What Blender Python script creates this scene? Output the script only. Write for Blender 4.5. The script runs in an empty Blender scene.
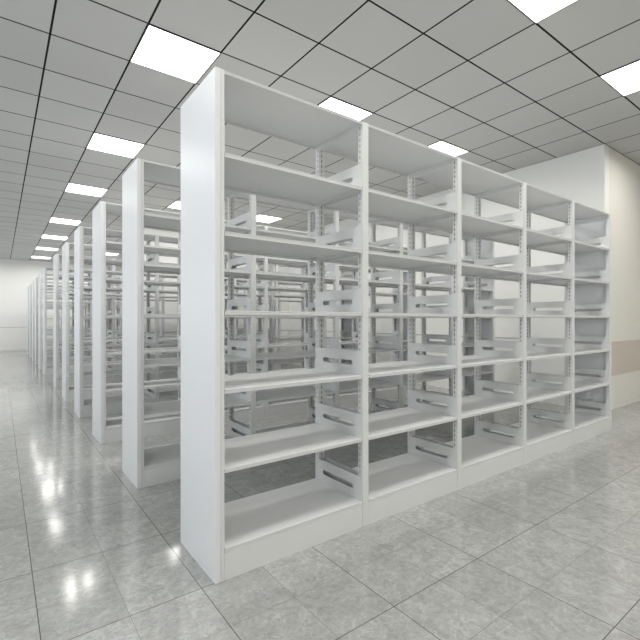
import bpy, bmesh, math
from mathutils import Vector

scene = bpy.context.scene
C = scene.collection

# ------------------------------------------------------------------ materials
def new_mat(name):
    m = bpy.data.materials.new(name)
    m.use_nodes = True
    nt = m.node_tree
    b = nt.nodes['Principled BSDF']
    return m, nt, b

def plain(name, col, rough=0.5, spec=0.5, metal=0.0, var=0.03, scale=6.0):
    """painted surface with a faint procedural unevenness"""
    m, nt, b = new_mat(name)
    n = nt.nodes.new('ShaderNodeTexNoise'); n.inputs['Scale'].default_value = scale
    n.inputs['Detail'].default_value = 3
    tc = nt.nodes.new('ShaderNodeTexCoord')
    nt.links.new(tc.outputs['Object'], n.inputs['Vector'])
    r = nt.nodes.new('ShaderNodeValToRGB')
    r.color_ramp.elements[0].color = tuple(c * (1 - var) for c in col) + (1,)
    r.color_ramp.elements[1].color = tuple(min(1, c * (1 + var)) for c in col) + (1,)
    nt.links.new(n.outputs['Fac'], r.inputs['Fac'])
    nt.links.new(r.outputs['Color'], b.inputs['Base Color'])
    b.inputs['Roughness'].default_value = rough
    b.inputs['Specular IOR Level'].default_value = spec
    b.inputs['Metallic'].default_value = metal
    return m

def emit(name, col, strength):
    m, nt, b = new_mat(name)
    b.inputs['Base Color'].default_value = (0.9, 0.9, 0.9, 1)
    b.inputs['Emission Color'].default_value = col + (1,)
    b.inputs['Emission Strength'].default_value = strength
    return m

def grid_mask(nt, x0, y0, px, py, w, wy=None):
    """1 on the joints of a rectangular grid laid out in the plane's own metres"""
    wy = wy or w
    tc = nt.nodes.new('ShaderNodeTexCoord')
    sep = nt.nodes.new('ShaderNodeSeparateXYZ')
    nt.links.new(tc.outputs['Object'], sep.inputs[0])
    outs = []
    for ax, o, p, ww in (('X', x0, px, w), ('Y', y0, py, wy)):
        s = nt.nodes.new('ShaderNodeMath'); s.operation = 'SUBTRACT'; s.inputs[1].default_value = o - p / 2
        nt.links.new(sep.outputs[ax], s.inputs[0])
        w_ = nt.nodes.new('ShaderNodeMath'); w_.operation = 'WRAP'
        w_.inputs[1].default_value = p / 2; w_.inputs[2].default_value = -p / 2
        s2 = nt.nodes.new('ShaderNodeMath'); s2.operation = 'SUBTRACT'; s2.inputs[1].default_value = o
        nt.links.new(sep.outputs[ax], s2.inputs[0])
        nt.links.new(s2.outputs[0], w_.inputs[0])
        a = nt.nodes.new('ShaderNodeMath'); a.operation = 'ABSOLUTE'
        nt.links.new(w_.outputs[0], a.inputs[0])
        l = nt.nodes.new('ShaderNodeMath'); l.operation = 'LESS_THAN'; l.inputs[1].default_value = ww / 2
        nt.links.new(a.outputs[0], l.inputs[0])
        outs.append(l)
        nt.nodes.remove(s)
    mx = nt.nodes.new('ShaderNodeMath'); mx.operation = 'MAXIMUM'
    nt.links.new(outs[0].outputs[0], mx.inputs[0]); nt.links.new(outs[1].outputs[0], mx.inputs[1])
    return mx.outputs[0], sep

def mixc(nt, fac, a, b):
    m = nt.nodes.new('ShaderNodeMix'); m.data_type = 'RGBA'
    for sock, v in ((m.inputs[6], a), (m.inputs[7], b)):
        if isinstance(v, tuple): sock.default_value = v
        else: nt.links.new(v, sock)
    if isinstance(fac, (int, float)): m.inputs[0].default_value = fac
    else: nt.links.new(fac, m.inputs[0])
    return m.outputs[2]

def tile_random(nt, sep, x0, y0, p):
    comb = nt.nodes.new('ShaderNodeCombineXYZ')
    for i, (ax, o) in enumerate((('X', x0), ('Y', y0))):
        s = nt.nodes.new('ShaderNodeMath'); s.operation = 'SUBTRACT'; s.inputs[1].default_value = o
        nt.links.new(sep.outputs[ax], s.inputs[0])
        d = nt.nodes.new('ShaderNodeMath'); d.operation = 'DIVIDE'; d.inputs[1].default_value = p
        nt.links.new(s.outputs[0], d.inputs[0])
        f = nt.nodes.new('ShaderNodeMath'); f.operation = 'FLOOR'
        nt.links.new(d.outputs[0], f.inputs[0]); nt.links.new(f.outputs[0], comb.inputs[i])
    wn = nt.nodes.new('ShaderNodeTexWhiteNoise'); nt.links.new(comb.outputs[0], wn.inputs['Vector'])
    return wn.outputs['Value'], comb.outputs[0]

GX, GY, GP = 0.3255, 2.26, 0.60      # ceiling grid origin, pitch
FX, FY, FP = 0.124, 0.653, 0.60      # floor tile origin, pitch

def ceiling_mat():
    m, nt, b = new_mat('ceiling_tiles')
    mask, sep = grid_mask(nt, GX, GY, GP, GP, 0.016)
    rnd, _ = tile_random(nt, sep, GX, GY, GP)
    base = mixc(nt, rnd, CEIL_A, CEIL_B)
    col = mixc(nt, mask, base, (0.012, 0.012, 0.012, 1))
    nt.links.new(col, b.inputs['Base Color'])
    b.inputs['Roughness'].default_value = 0.8
    b.inputs['Specular IOR Level'].default_value = 0.1
    return m

def floor_mat():
    m, nt, b = new_mat('marble_floor')
    strong, sep = grid_mask(nt, FX, FY, FP, FP, 0.0035)
    weak, _ = grid_mask(nt, FX + 0.3, FY + 0.3, FP, FP, 0.0022)
    rnd, cell = tile_random(nt, sep, FX, FY, 0.3)
    tc = nt.nodes.new('ShaderNodeTexCoord')
    # shift the pattern from tile to tile
    sc = nt.nodes.new('ShaderNodeVectorMath'); sc.operation = 'SCALE'; sc.inputs[3].default_value = 3.37
    nt.links.new(cell, sc.inputs[0])
    ad = nt.nodes.new('ShaderNodeVectorMath'); ad.operation = 'ADD'
    nt.links.new(tc.outputs['Object'], ad.inputs[0]); nt.links.new(sc.outputs[0], ad.inputs[1])
    n1 = nt.nodes.new('ShaderNodeTexNoise'); n1.inputs['Scale'].default_value = 14.0
    n1.inputs['Detail'].default_value = 9; n1.inputs['Roughness'].default_value = 0.66
    n1.inputs['Distortion'].default_value = 0.8
    nt.links.new(ad.outputs[0], n1.inputs['Vector'])
    r1 = nt.nodes.new('ShaderNodeValToRGB')
    e = r1.color_ramp.elements
    e[0].position = 0.30; e[0].color = FL_A
    e[1].position = 0.70; e[1].color = FL_B
    nf = nt.nodes.new('ShaderNodeTexNoise'); nf.inputs['Scale'].default_value = 38
    nf.inputs['Detail'].default_value = 6; nf.inputs['Roughness'].default_value = 0.7
    nt.links.new(ad.outputs[0], nf.inputs['Vector'])
    mf = nt.nodes.new('ShaderNodeMath'); mf.operation = 'MULTIPLY_ADD'
    mf.inputs[1].default_value = 0.7; mf.inputs[2].default_value = -0.35
    nt.links.new(nf.outputs['Fac'], mf.inputs[0])
    sm = nt.nodes.new('ShaderNodeMath'); sm.operation = 'ADD'
    nt.links.new(n1.outputs['Fac'], sm.inputs[0]); nt.links.new(mf.outputs[0], sm.inputs[1])
    nt.links.new(sm.outputs[0], r1.inputs['Fac'])
    # thin pale veins
    n2 = nt.nodes.new('ShaderNodeTexNoise'); n2.inputs['Scale'].default_value = 3.2
    n2.inputs['Detail'].default_value = 5; n2.inputs['Distortion'].default_value = 1.6
    nt.links.new(ad.outputs[0], n2.inputs['Vector'])
    s = nt.nodes.new('ShaderNodeMath'); s.operation = 'SUBTRACT'; s.inputs[1].default_value = 0.5
    nt.links.new(n2.outputs['Fac'], s.inputs[0])
    a = nt.nodes.new('ShaderNodeMath'); a.operation = 'ABSOLUTE'; nt.links.new(s.outputs[0], a.inputs[0])
    mr = nt.nodes.new('ShaderNodeMapRange'); mr.inputs[1].default_value = 0.0; mr.inputs[2].default_value = 0.012
    mr.inputs[3].default_value = 0.38; mr.inputs[4].default_value = 0.0
    nt.links.new(a.outputs[0], mr.inputs[0])
    col = mixc(nt, mr.outputs[0], r1.outputs['Color'], FL_V)
    n4 = nt.nodes.new('ShaderNodeTexNoise'); n4.inputs['Scale'].default_value = 8.5
    n4.inputs['Detail'].default_value = 6; n4.inputs['Distortion'].default_value = 2.2
    nt.links.new(ad.outputs[0], n4.inputs['Vector'])
    s4 = nt.nodes.new('ShaderNodeMath'); s4.operation = 'SUBTRACT'; s4.inputs[1].default_value = 0.52
    nt.links.new(n4.outputs['Fac'], s4.inputs[0])
    a4 = nt.nodes.new('ShaderNodeMath'); a4.operation = 'ABSOLUTE'; nt.links.new(s4.outputs[0], a4.inputs[0])
    m4 = nt.nodes.new('ShaderNodeMapRange'); m4.inputs[2].default_value = 0.014
    m4.inputs[3].default_value = 0.55; m4.inputs[4].default_value = 0.0
    nt.links.new(a4.outputs[0], m4.inputs[0])
    col = mixc(nt, m4.outputs[0], col, FL_V)
    # darker flecks
    n3 = nt.nodes.new('ShaderNodeTexNoise'); n3.inputs['Scale'].default_value = 26
    n3.inputs['Detail'].default_value = 4
    nt.links.new(ad.outputs[0], n3.inputs['Vector'])
    mr3 = nt.nodes.new('ShaderNodeMapRange'); mr3.inputs[1].default_value = 0.60; mr3.inputs[2].default_value = 0.72
    mr3.inputs[3].default_value = 0.0; mr3.inputs[4].default_value = 0.35
    nt.links.new(n3.outputs['Fac'], mr3.inputs[0])
    col = mixc(nt, mr3.outputs[0], col, FL_D)
    mt = nt.nodes.new('ShaderNodeMath'); mt.operation = 'MULTIPLY'; mt.inputs[1].default_value = 0.25
    nt.links.new(rnd, mt.inputs[0])
    col = mixc(nt, mt.outputs[0], col, FL_D)
    mw = nt.nodes.new('ShaderNodeMath'); mw.operation = 'MULTIPLY'; mw.inputs[1].default_value = 0.55
    nt.links.new(weak, mw.inputs[0])
    col = mixc(nt, mw.outputs[0], col, (0.10, 0.10, 0.10, 1))
    ms = nt.nodes.new('ShaderNodeMath'); ms.operation = 'MULTIPLY'; ms.inputs[1].default_value = 0.9
    nt.links.new(strong, ms.inputs[0])
    col = mixc(nt, ms.outputs[0], col, (0.06, 0.06, 0.06, 1))
    nt.links.new(col, b.inputs['Base Color'])
    b.inputs['Roughness'].default_value = FL_ROUGH
    b.inputs['IOR'].default_value = FL_IOR
    return m

# ------------------------------------------------------------------ tunables
CEIL_A = (0.54, 0.54, 0.53, 1); CEIL_B = (0.58, 0.58, 0.57, 1)
FL_A = (0.31, 0.315, 0.305, 1); FL_B = (0.455, 0.46, 0.445, 1)
FL_V = (0.60, 0.61, 0.59, 1); FL_D = (0.22, 0.23, 0.22, 1)
FL_ROUGH = 0.12; FL_IOR = 1.8
LAMP_W = 15.5; LAMP_SPREAD = math.radians(168)
DAY_W = 17.0

M_STEEL = plain('white_powder_coated_steel', (0.70, 0.71, 0.71), 0.38, 0.5, var=0.01)
M_STEEL_END_LIT = plain('light_lifted_end_panel_steel', (0.77, 0.78, 0.80), 0.34, 0.5, var=0.008)  # steel colour lifted and blued to paint in light falling on the end panels
M_WALL = plain('painted_wall', (0.80, 0.785, 0.735), 0.6, 0.3, var=0.012, scale=1.5)
M_WALLC = plain('painted_white_wall', (0.88, 0.88, 0.86), 0.6, 0.3, var=0.012, scale=1.5)
M_BAND = plain('beige_painted_band', (0.63, 0.565, 0.51), 0.6, 0.3, var=0.03, scale=2)
M_TRIM = plain('white_trim', (0.75, 0.75, 0.73), 0.4, 0.4)
M_LINE = plain('grey_seam', (0.45, 0.45, 0.45), 0.6, 0.3)
M_LAMP = emit('lamp_diffuser', (1.0, 0.99, 0.97), 3.0)
M_FRAME = plain('lamp_frame_grey', (0.03, 0.03, 0.03), 0.5, 0.4)
M_POST_SHADE = plain('post_interior_shade', (0.05, 0.05, 0.052), 0.6, 0.2)  # near-black colour painting the shade inside hollow posts
M_CEIL = ceiling_mat()
M_FLOOR = floor_mat()

# ------------------------------------------------------------------ mesh helpers
def add_box(bm, x0, x1, y0, y1, z0, z1, bev=0.0):
    vs = [bm.verts.new((x, y, z)) for x in (x0, x1) for y in (y0, y1) for z in (z0, z1)]
    f = []
    for q in ((0, 1, 3, 2), (4, 6, 7, 5), (0, 4, 5, 1), (2, 3, 7, 6), (0, 2, 6, 4), (1, 5, 7, 3)):
        f.append(bm.faces.new([vs[i] for i in q]))
    if bev:
        es = set(e for ff in f for e in ff.edges)
        bmesh.ops.bevel(bm, geom=list(es), offset=bev, segments=2, affect='EDGES', profile=0.5)

def to_mesh(name, bm, mat):
    bmesh.ops.recalc_face_normals(bm, faces=bm.faces)
    me = bpy.data.meshes.new(name)
    bm.to_mesh(me); bm.free()
    me.materials.append(mat)
    return me

def link(name, me, parent=None, loc=(0, 0, 0)):
    o = bpy.data.objects.new(name, me)
    C.objects.link(o); o.location = loc
    if parent is not None: o.parent = parent
    return o

def struct(name, boxes, mat, holes=None):
    bm = bmesh.new()
    for b in boxes: add_box(bm, *b)
    o = link(name, to_mesh(name, bm, mat))
    o['kind'] = 'structure'
    return o

# ------------------------------------------------------------------ room
ZC = 3.50
XL, XR, XS = -2.6, 9.0, 6.3255      # left wall, far right wall, return wall behind the shelving
YB, YW, YF = -4.0, 2.26, 20.0       # wall behind camera, front-facing wall at right, far wall
T = 0.15
struct('floor', [(XL - T, XR + T, YB - T, YF + T, -0.12, 0.0)], M_FLOOR)
struct('ceiling', [(XL - T, XR + T, YB - T, YF + T, ZC, ZC + 0.12)], M_CEIL)
struct('wall_far', [(XL, XS, YF, YF + T, 0.0, ZC)], M_WALLC)
struct('wall_right', [(XS, XS + T, YW, YF, 0.0, ZC)], M_WALLC)
struct('wall_front_right', [(XS + T, XR, YW, YW + T, 0.0, ZC)], M_WALL)
struct('wall_cross', [(2.3, XS, 9.9, 10.1, 0.0, ZC)], M_WALLC)
struct('trim_3', [(2.3, XS, 9.894, 9.9, 0.915, 0.928)], M_LINE)
struct('trim_4', [(XS - 0.006, XS, YW + T, 9.894, 0.915, 0.928)], M_LINE)
struct('trim_1', [(XS + 0.002, XR, YW - 0.004, YW, 0.452, 0.91)], M_BAND)
struct('trim_2', [(XL, XS, YF - 0.006, YF, 0.915, 0.928)], M_LINE)
struct('baseboard_far', [(XL, XS, YF - 0.015, YF, 0.0, 0.07)], M_TRIM)
struct('wall_outer_right', [(XR, XR + T, YB, YW + T, 0.0, ZC)], M_WALL)
struct('wall_back', [(XL, XR, YB - T, YB, 0.0, ZC)], M_WALL)

# left wall with a row of tall windows
wins = [(-3.0, -0.6), (1.0, 3.4), (5.0, 7.4), (9.0, 11.4), (13.0, 15.4), (16.6, 19.0)]
ZS, ZH = 0.95, 2.95
boxes = [(XL - T, XL, YB, YF, 0.0, ZS), (XL - T, XL, YB, YF, ZH, ZC)]
y = YB
for a, b in wins:
    boxes.append((XL - T, XL, y, a, ZS, ZH)); y = b
boxes.append((XL - T, XL, y, YF, ZS, ZH))
struct('wall_left', boxes, M_WALLC)
mg, ntg, bg = new_mat('window_glass')
bg.inputs['Base Color'].default_value = (1, 1, 1, 1); bg.inputs['Roughness'].default_value = 0.0
bg.inputs['Transmission Weight'].default_value = 1.0; bg.inputs['IOR'].default_value = 1.01
for i, (a, b) in enumerate(wins):
    w = 0.05
    fr = [(XL - 0.10, XL - 0.04, a, b, ZS, ZS + w), (XL - 0.10, XL - 0.04, a, b, ZH - w, ZH),
          (XL - 0.10, XL - 0.04, a, a + w, ZS + w, ZH - w), (XL - 0.10, XL - 0.04, b - w, b, ZS + w, ZH - w),
          (XL - 0.10, XL - 0.04, (a + b) / 2 - w / 2, (a + b) / 2 + w / 2, ZS + w, ZH - w)]
    f = struct('window_%d' % (i + 1), fr, M_TRIM)
    bm = bmesh.new(); add_box(bm, XL - 0.075, XL - 0.07, a + w, b - w, ZS + w, ZH - w)
    link('pane', to_mesh('pane', bm, mg), f)

# ------------------------------------------------------------------ shelving run
H = 2.350; D = 0.465; PITCH = 0.9035; NB = 5
PW, PD, TH = 0.045, 0.040, 0.0015     # post width, depth, sheet thickness
LEV = [0.147, 0.513, 0.879, 1.243, 1.609, 1.972]
SP, SL, SW = 0.034, 0.021, 0.006      # slot pitch, length, width

def slotted(bm, axis, a0, a1, c0, c1, z0, z1, sa):
    """upright sheet running along `axis` (x or y) from a0..a1, thickness c0..c1, with a column of slots centred at sa"""
    def bx(p, q, r, s):
        if axis == 'y': add_box(bm, c0, c1, p, q, r, s)
        else: add_box(bm, p, q, c0, c1, r, s)
    bx(a0, sa - SW / 2, z0, z1); bx(sa + SW / 2, a1, z0, z1)
    z = z0; k = z0 + 0.03
    while k + SL < z1 - 0.02:
        bx(sa - SW / 2, sa + SW / 2, z, k); z = k + SL; k += SP
    bx(sa - SW / 2, sa + SW / 2, z, z1)

def post_mesh(name, w, rear):
    """hollow perforated upright, outer face towards -y (rear=False) or +y"""
    bm = bmesh.new()
    s = -1 if rear else 1
    def yy(a, b):
        return (a, b) if s == 1 else (-b, -a)
    add_box(bm, 0, w, *yy(0, 0.003), 0, H, 0.0012)
    y0, y1 = yy(0.003, PD)
    sa = 0.026 * s
    if w > 0.03:
        slotted(bm, 'y', y0, y1, 0.0, TH, 0, H, sa)
        slotted(bm, 'y', y0, y1, w - TH, w, 0, H, sa)
    else:                                   # the posts against the end panels have plain sides
        add_box(bm, 0.0, TH, y0, y1, 0, H); add_box(bm, w - TH, w, y0, y1, 0, H)
    c0, c1 = yy(PD - TH, PD)
    slotted(bm, 'x', TH, w - TH, c0, c1, 0, H, w / 2)
    add_box(bm, TH, w - TH, *yy(0.003, PD - TH), H - 0.002, H)
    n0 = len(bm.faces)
    add_box(bm, 0.004, w - 0.004, *yy(0.008, PD - 0.004), 0.004, H - 0.004)  # added dark box, stands in for shade seen through the slots
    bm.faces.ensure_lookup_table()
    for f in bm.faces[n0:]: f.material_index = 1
    me = to_mesh(name, bm, M_STEEL); me.materials.append(M_POST_SHADE)
    return me

def tray_mesh(name, w, d, lip, front=True):
    """sheet steel shelf: top sheet, lips folded down all round, front and rear lips folded back in"""
    bm = bmesh.new(); t = 0.0018
    add_box(bm, 0, w, 0.0, d, -t, 0)
    for y0, y1, r0, r1 in ((0, t, 0, 0.016), (d - t, d, d - 0.016, d)):
        add_box(bm, 0, w, y0, y1, -lip, -t)
    add_box(bm, 0, t, t, d - t, -lip, -t); add_box(bm, w - t, w, t, d - t, -lip, -t)
    # rolled top nose
    n = 8
    for yc in (0.0, d):
        s = -1 if yc == 0 else 1
        pts = [(yc + s * 0.0022 * math.sin(a), -0.0024 + 0.0024 * math.cos(a)) for a in [math.pi * i / n for i in range(n + 1)]]
        ra = [bm.verts.new((0, p[0], p[1])) for p in pts]; rb = [bm.verts.new((w, p[0], p[1])) for p in pts]
        for i in range(n): bm.faces.new((ra[i], ra[i + 1], rb[i + 1], rb[i]))
    return to_mesh(name, bm, M_STEEL)

def bracket_mesh():
    """side plate of a shelf, standing on edge with a long rounded slot and a small foot flange"""
    bm = bmesh.new()
    y0, y1, z0, z1 = 0.003, D - 0.003, 0.0005, 0.140
    outer = [(y0, z0), (y1, z0), (y1, z1 - 0.006), (y1 - 0.006, z1), (y0 + 0.006, z1), (y0, z1 - 0.006)]
    zc, r = 0.066, 0.0145
    ya, yb = 0.085 + r, 0.380 - r
    hole = [(yb + r * math.sin(a), zc + r * math.cos(a)) for a in [math.pi * i / 8 for i in range(9)]] + \
           [(ya - r * math.sin(a), zc - r * math.cos(a)) for a in [math.pi * i / 8 for i in range(9)]]
    edges = []
    for loop in (outer, hole):
        vs = [bm.verts.new((0, p[0], p[1])) for p in loop]
        for i in range(len(vs)): edges.append(bm.edges.new((vs[i], vs[(i + 1) % len(vs)])))
    bmesh.ops.triangle_fill(bm, use_beauty=True, use_dissolve=False, edges=edges)
    ext = bmesh.ops.extrude_face_region(bm, geom=list(bm.faces))
    for v in [g for g in ext['geom'] if isinstance(g, bmesh.types.BMVert)]: v.co.x += 0.0022
    return to_mesh('bracket', bm, M_STEEL)

def rail_mesh(h):
    bm = bmesh.new()
    add_box(bm, 0.001, PW - 0.001, 0, D - 2 * PD, 0, h, 0.001)
    return to_mesh('cross_rail', bm, M_STEEL)

def kick_mesh(w, rear):
    bm = bmesh.new(); s = -1 if rear else 1
    def bx(a, b, z0, z1, bev=0.0008):
        add_box(bm, 0, w, *((a, b) if s == 1 else (-b, -a)), z0, z1, bev)
    bx(0.0, 0.010, 0.0, 0.1265)
    return to_mesh('kick_plate', bm, M_STEEL)

def end_mesh(left):
    """solid double-skinned end panel with a stepped front edge"""
    bm = bmesh.new()
    w = 0.027; t = 0.004
    add_box(bm, 0, w, 0, 0.030, 0, H, 0.0015); add_box(bm, 0, w, D - 0.030, D, 0, H, 0.0015)
    x0, x1 = (0.0002, t) if left else (w - t, w - 0.0002)
    add_box(bm, x0, x1, 0.029, D - 0.029, 0, H)
    add_box(bm, 0.0004, w - 0.0004, 0.029, D - 0.029, H - 0.012, H - 0.0002)
    add_box(bm, 0.0004, w - 0.0004, 0.029, D - 0.029, 0.0, 0.10)
    return to_mesh('end_panel', bm, M_STEEL_END_LIT)

EW = PW - 0.027 - 0.001
me_post_f = post_mesh('post', PW, False); me_post_r = post_mesh('post_rear', PW, True)
me_epost_f = post_mesh('end_post', EW, False); me_epost_r = post_mesh('end_post_rear', EW, True)
BAY = PITCH - PW
me_shelf = tray_mesh('shelf', BAY - 0.0064, D - 0.0064, 0.019)
me_top = tray_mesh('top_panel', BAY - 0.002, D - 0.006, 0.013)
me_brk = bracket_mesh()
me_rail = rail_mesh(0.03); me_brail = rail_mesh(0.08)
me_kick_f = kick_mesh(BAY - 0.002, False); me_kick_r = kick_mesh(BAY - 0.002, True)
me_end = end_mesh(True); me_end_r = end_mesh(False)
X0 = 0.783

def make_run():
    r = bpy.data.objects.new('shelving_unit', None); C.objects.link(r)
    L = NB * PITCH + PW
    link('end_panel', me_end, r, (0, 0, 0))
    link('end_panel', me_end_r, r, (L - 0.027, 0, 0))
    for x in (0.028, L - 0.028 - EW):
        link('post', me_epost_f, r, (x, 0, 0)); link('post', me_epost_r, r, (x, D, 0))
    for k in range(1, NB):
        x = k * PITCH
        link('post', me_post_f, r, (x, 0, 0)); link('post', me_post_r, r, (x, D, 0))
        link('cross_rail', me_rail, r, (x, PD, H - 0.032))
        link('cross_rail', me_brail, r, (x, PD, 0.02))
    for k in range(NB):
        x = k * PITCH + PW
        link('top_panel', me_top, r, (x + 0.001, 0.003, H - 0.001))
        link('kick_plate', me_kick_f, r, (x + 0.001, 0.0015, 0)); link('kick_plate', me_kick_r, r, (x + 0.001, D - 0.0015, 0))
        for z in LEV:
            link('shelf', me_shelf, r, (x + 0.0032, 0.0032, z))
            link('bracket', me_brk, r, (x + 0.0006, 0, z)); link('bracket', me_brk, r, (x + BAY - 0.0028, 0, z))
    return r

def copy_tree(o, parent=None):
    c = o.copy(); C.objects.link(c)
    if parent is not None: c.parent = parent
    for ch in list(o.children): copy_tree(ch, c)
    return c

YS = [1.842 + 1.373 * k for k in range(6)] + [11.06 + 1.37 * k for k in range(6)]
LABELS = [
    'nearest white steel shelving row, large in the middle with every empty bay facing us',
    'white steel shelving row directly behind the nearest one, its bright end panel beside it',
    'third white shelving row back, its duller end panel right behind the second row',
    'fourth white shelving row back, with a bright narrow end panel under a ceiling light',
    'fifth white shelving row back, with a grey shaded narrow end panel',
    'sixth white shelving row back, last one before the cross aisle gap',
    'white shelving row just past the cross aisle, first of the distant group',
    'second white shelving row past the cross aisle, a thin sliver at left',
    'third white shelving row past the cross aisle, a thin sliver at left',
    'fourth white shelving row past the cross aisle, third from the far wall',
    'second white shelving row from the far wall, a very thin sliver',
    'farthest white shelving row, the one standing next to the far wall',
]
proto = make_run()
runs = [proto]
for i in range(1, len(YS)): runs.append(copy_tree(proto))
for o, yv, lb in zip(runs, YS, LABELS):
    o.location = (X0, yv, 0)
    o['label'] = lb; o['category'] = 'shelf unit'; o['group'] = 'rows of white steel library shelving'

# ------------------------------------------------------------------ ceiling lights
bm = bmesh.new(); q = 0.007
for b in ((0, 0.6, 0, q), (0, 0.6, 0.6 - q, 0.6), (0, q, q, 0.6 - q), (0.6 - q, 0.6, q, 0.6 - q)):
    add_box(bm, *b, -0.008, 0)
me_lf = to_mesh('light_frame', bm, M_FRAME)
bm = bmesh.new(); add_box(bm, q, 0.6 - q, q, 0.6 - q, -0.006, 0)
me_ld = to_mesh('diffuser', bm, M_LAMP)

def area(name, x, y, z, sx, sy, rot, watts, col, spread, parent=None):
    l = bpy.data.lights.new(name, 'AREA'); l.shape = 'RECTANGLE'; l.size = sx; l.size_y = sy
    l.energy = watts; l.color = col; l.spread = spread
    o = bpy.data.objects.new(name, l); C.objects.link(o); o.rotation_euler = rot
    o.location = (x, y, z)
    if parent is not None: o.parent = parent
    return o

ROWS = [-3.74, -1.34, 1.06, 3.46, 5.86, 8.26, 11.26, 13.66, 16.06, 18.46]
COLS = [GX - 2 * GP, GX + GP, GX + 4 * GP, GX + 7 * GP]
ordn = ['nearest', 'second', 'third', 'fourth', 'fifth', 'sixth', 'seventh', 'eighth']
where = {1: 'left line of lights above the shelving ends', 2: 'middle line of lights over the shelving rows',
         3: 'right line of lights towards the right wall'}
WARM = (1.0, 0.975, 0.93)
for ci, x in enumerate(COLS + [GX + 10 * GP]):
    seq = 0
    for ri, y in enumerate(ROWS):
        if ci == 4 and y > 1.2: continue
        seen = (ci == 1 and y > 3) or (ci == 2 and y > 1) or (ci == 3 and 1 < y < 9)
        if seen:
            t = bpy.data.objects.new('ceiling_light', None); C.objects.link(t); t.location = (x, y, ZC)
            link('frame', me_lf, t); link('diffuser', me_ld, t)
            t['label'] = 'glowing square ceiling panel, %s in the %s' % (ordn[seq], where[ci])
            t['category'] = 'ceiling light'; t['group'] = 'square panel lights in the ceiling grid'
            seq += 1
            area('panel_lamp', 0.3, 0.3, -0.0075, 0.56, 0.56, (0, 0, 0), LAMP_W, WARM, LAMP_SPREAD, t)
        else:
            area('panel_lamp', x + 0.3, y + 0.3, ZC - 0.0075, 0.56, 0.56, (0, 0, 0), LAMP_W, WARM, LAMP_SPREAD)

# daylight at the left windows
for a, b in wins:
    area('window_daylight', XL - 0.03, (a + b) / 2, (ZS + ZH) / 2, ZH - ZS - 0.1, b - a - 0.1, (0, -math.pi / 2, 0),
         DAY_W, (0.85, 0.925, 1.0), math.radians(120))

# ------------------------------------------------------------------ world, camera, view
w = bpy.data.worlds.new('world'); scene.world = w; w.use_nodes = True
w.node_tree.nodes['Background'].inputs['Color'].default_value = (0.85, 0.93, 1.0, 1)
w.node_tree.nodes['Background'].inputs['Strength'].default_value = 1.0

cam = bpy.data.cameras.new('camera'); co = bpy.data.objects.new('camera', cam); C.objects.link(co)
cam.sensor_width = 36; cam.lens = 36 * 428.76 / 640
co.location = (0, 0, 1.2); co.rotation_euler = (math.pi / 2, 0, -0.6418)
cam.clip_start = 0.05
scene.camera = co
scene.view_settings.view_transform = 'Standard'
scene.view_settings.look = 'None'
scene.view_settings.exposure = 0.05
scene.view_settings.gamma = 1.0
scene.view_settings.use_curve_mapping = False
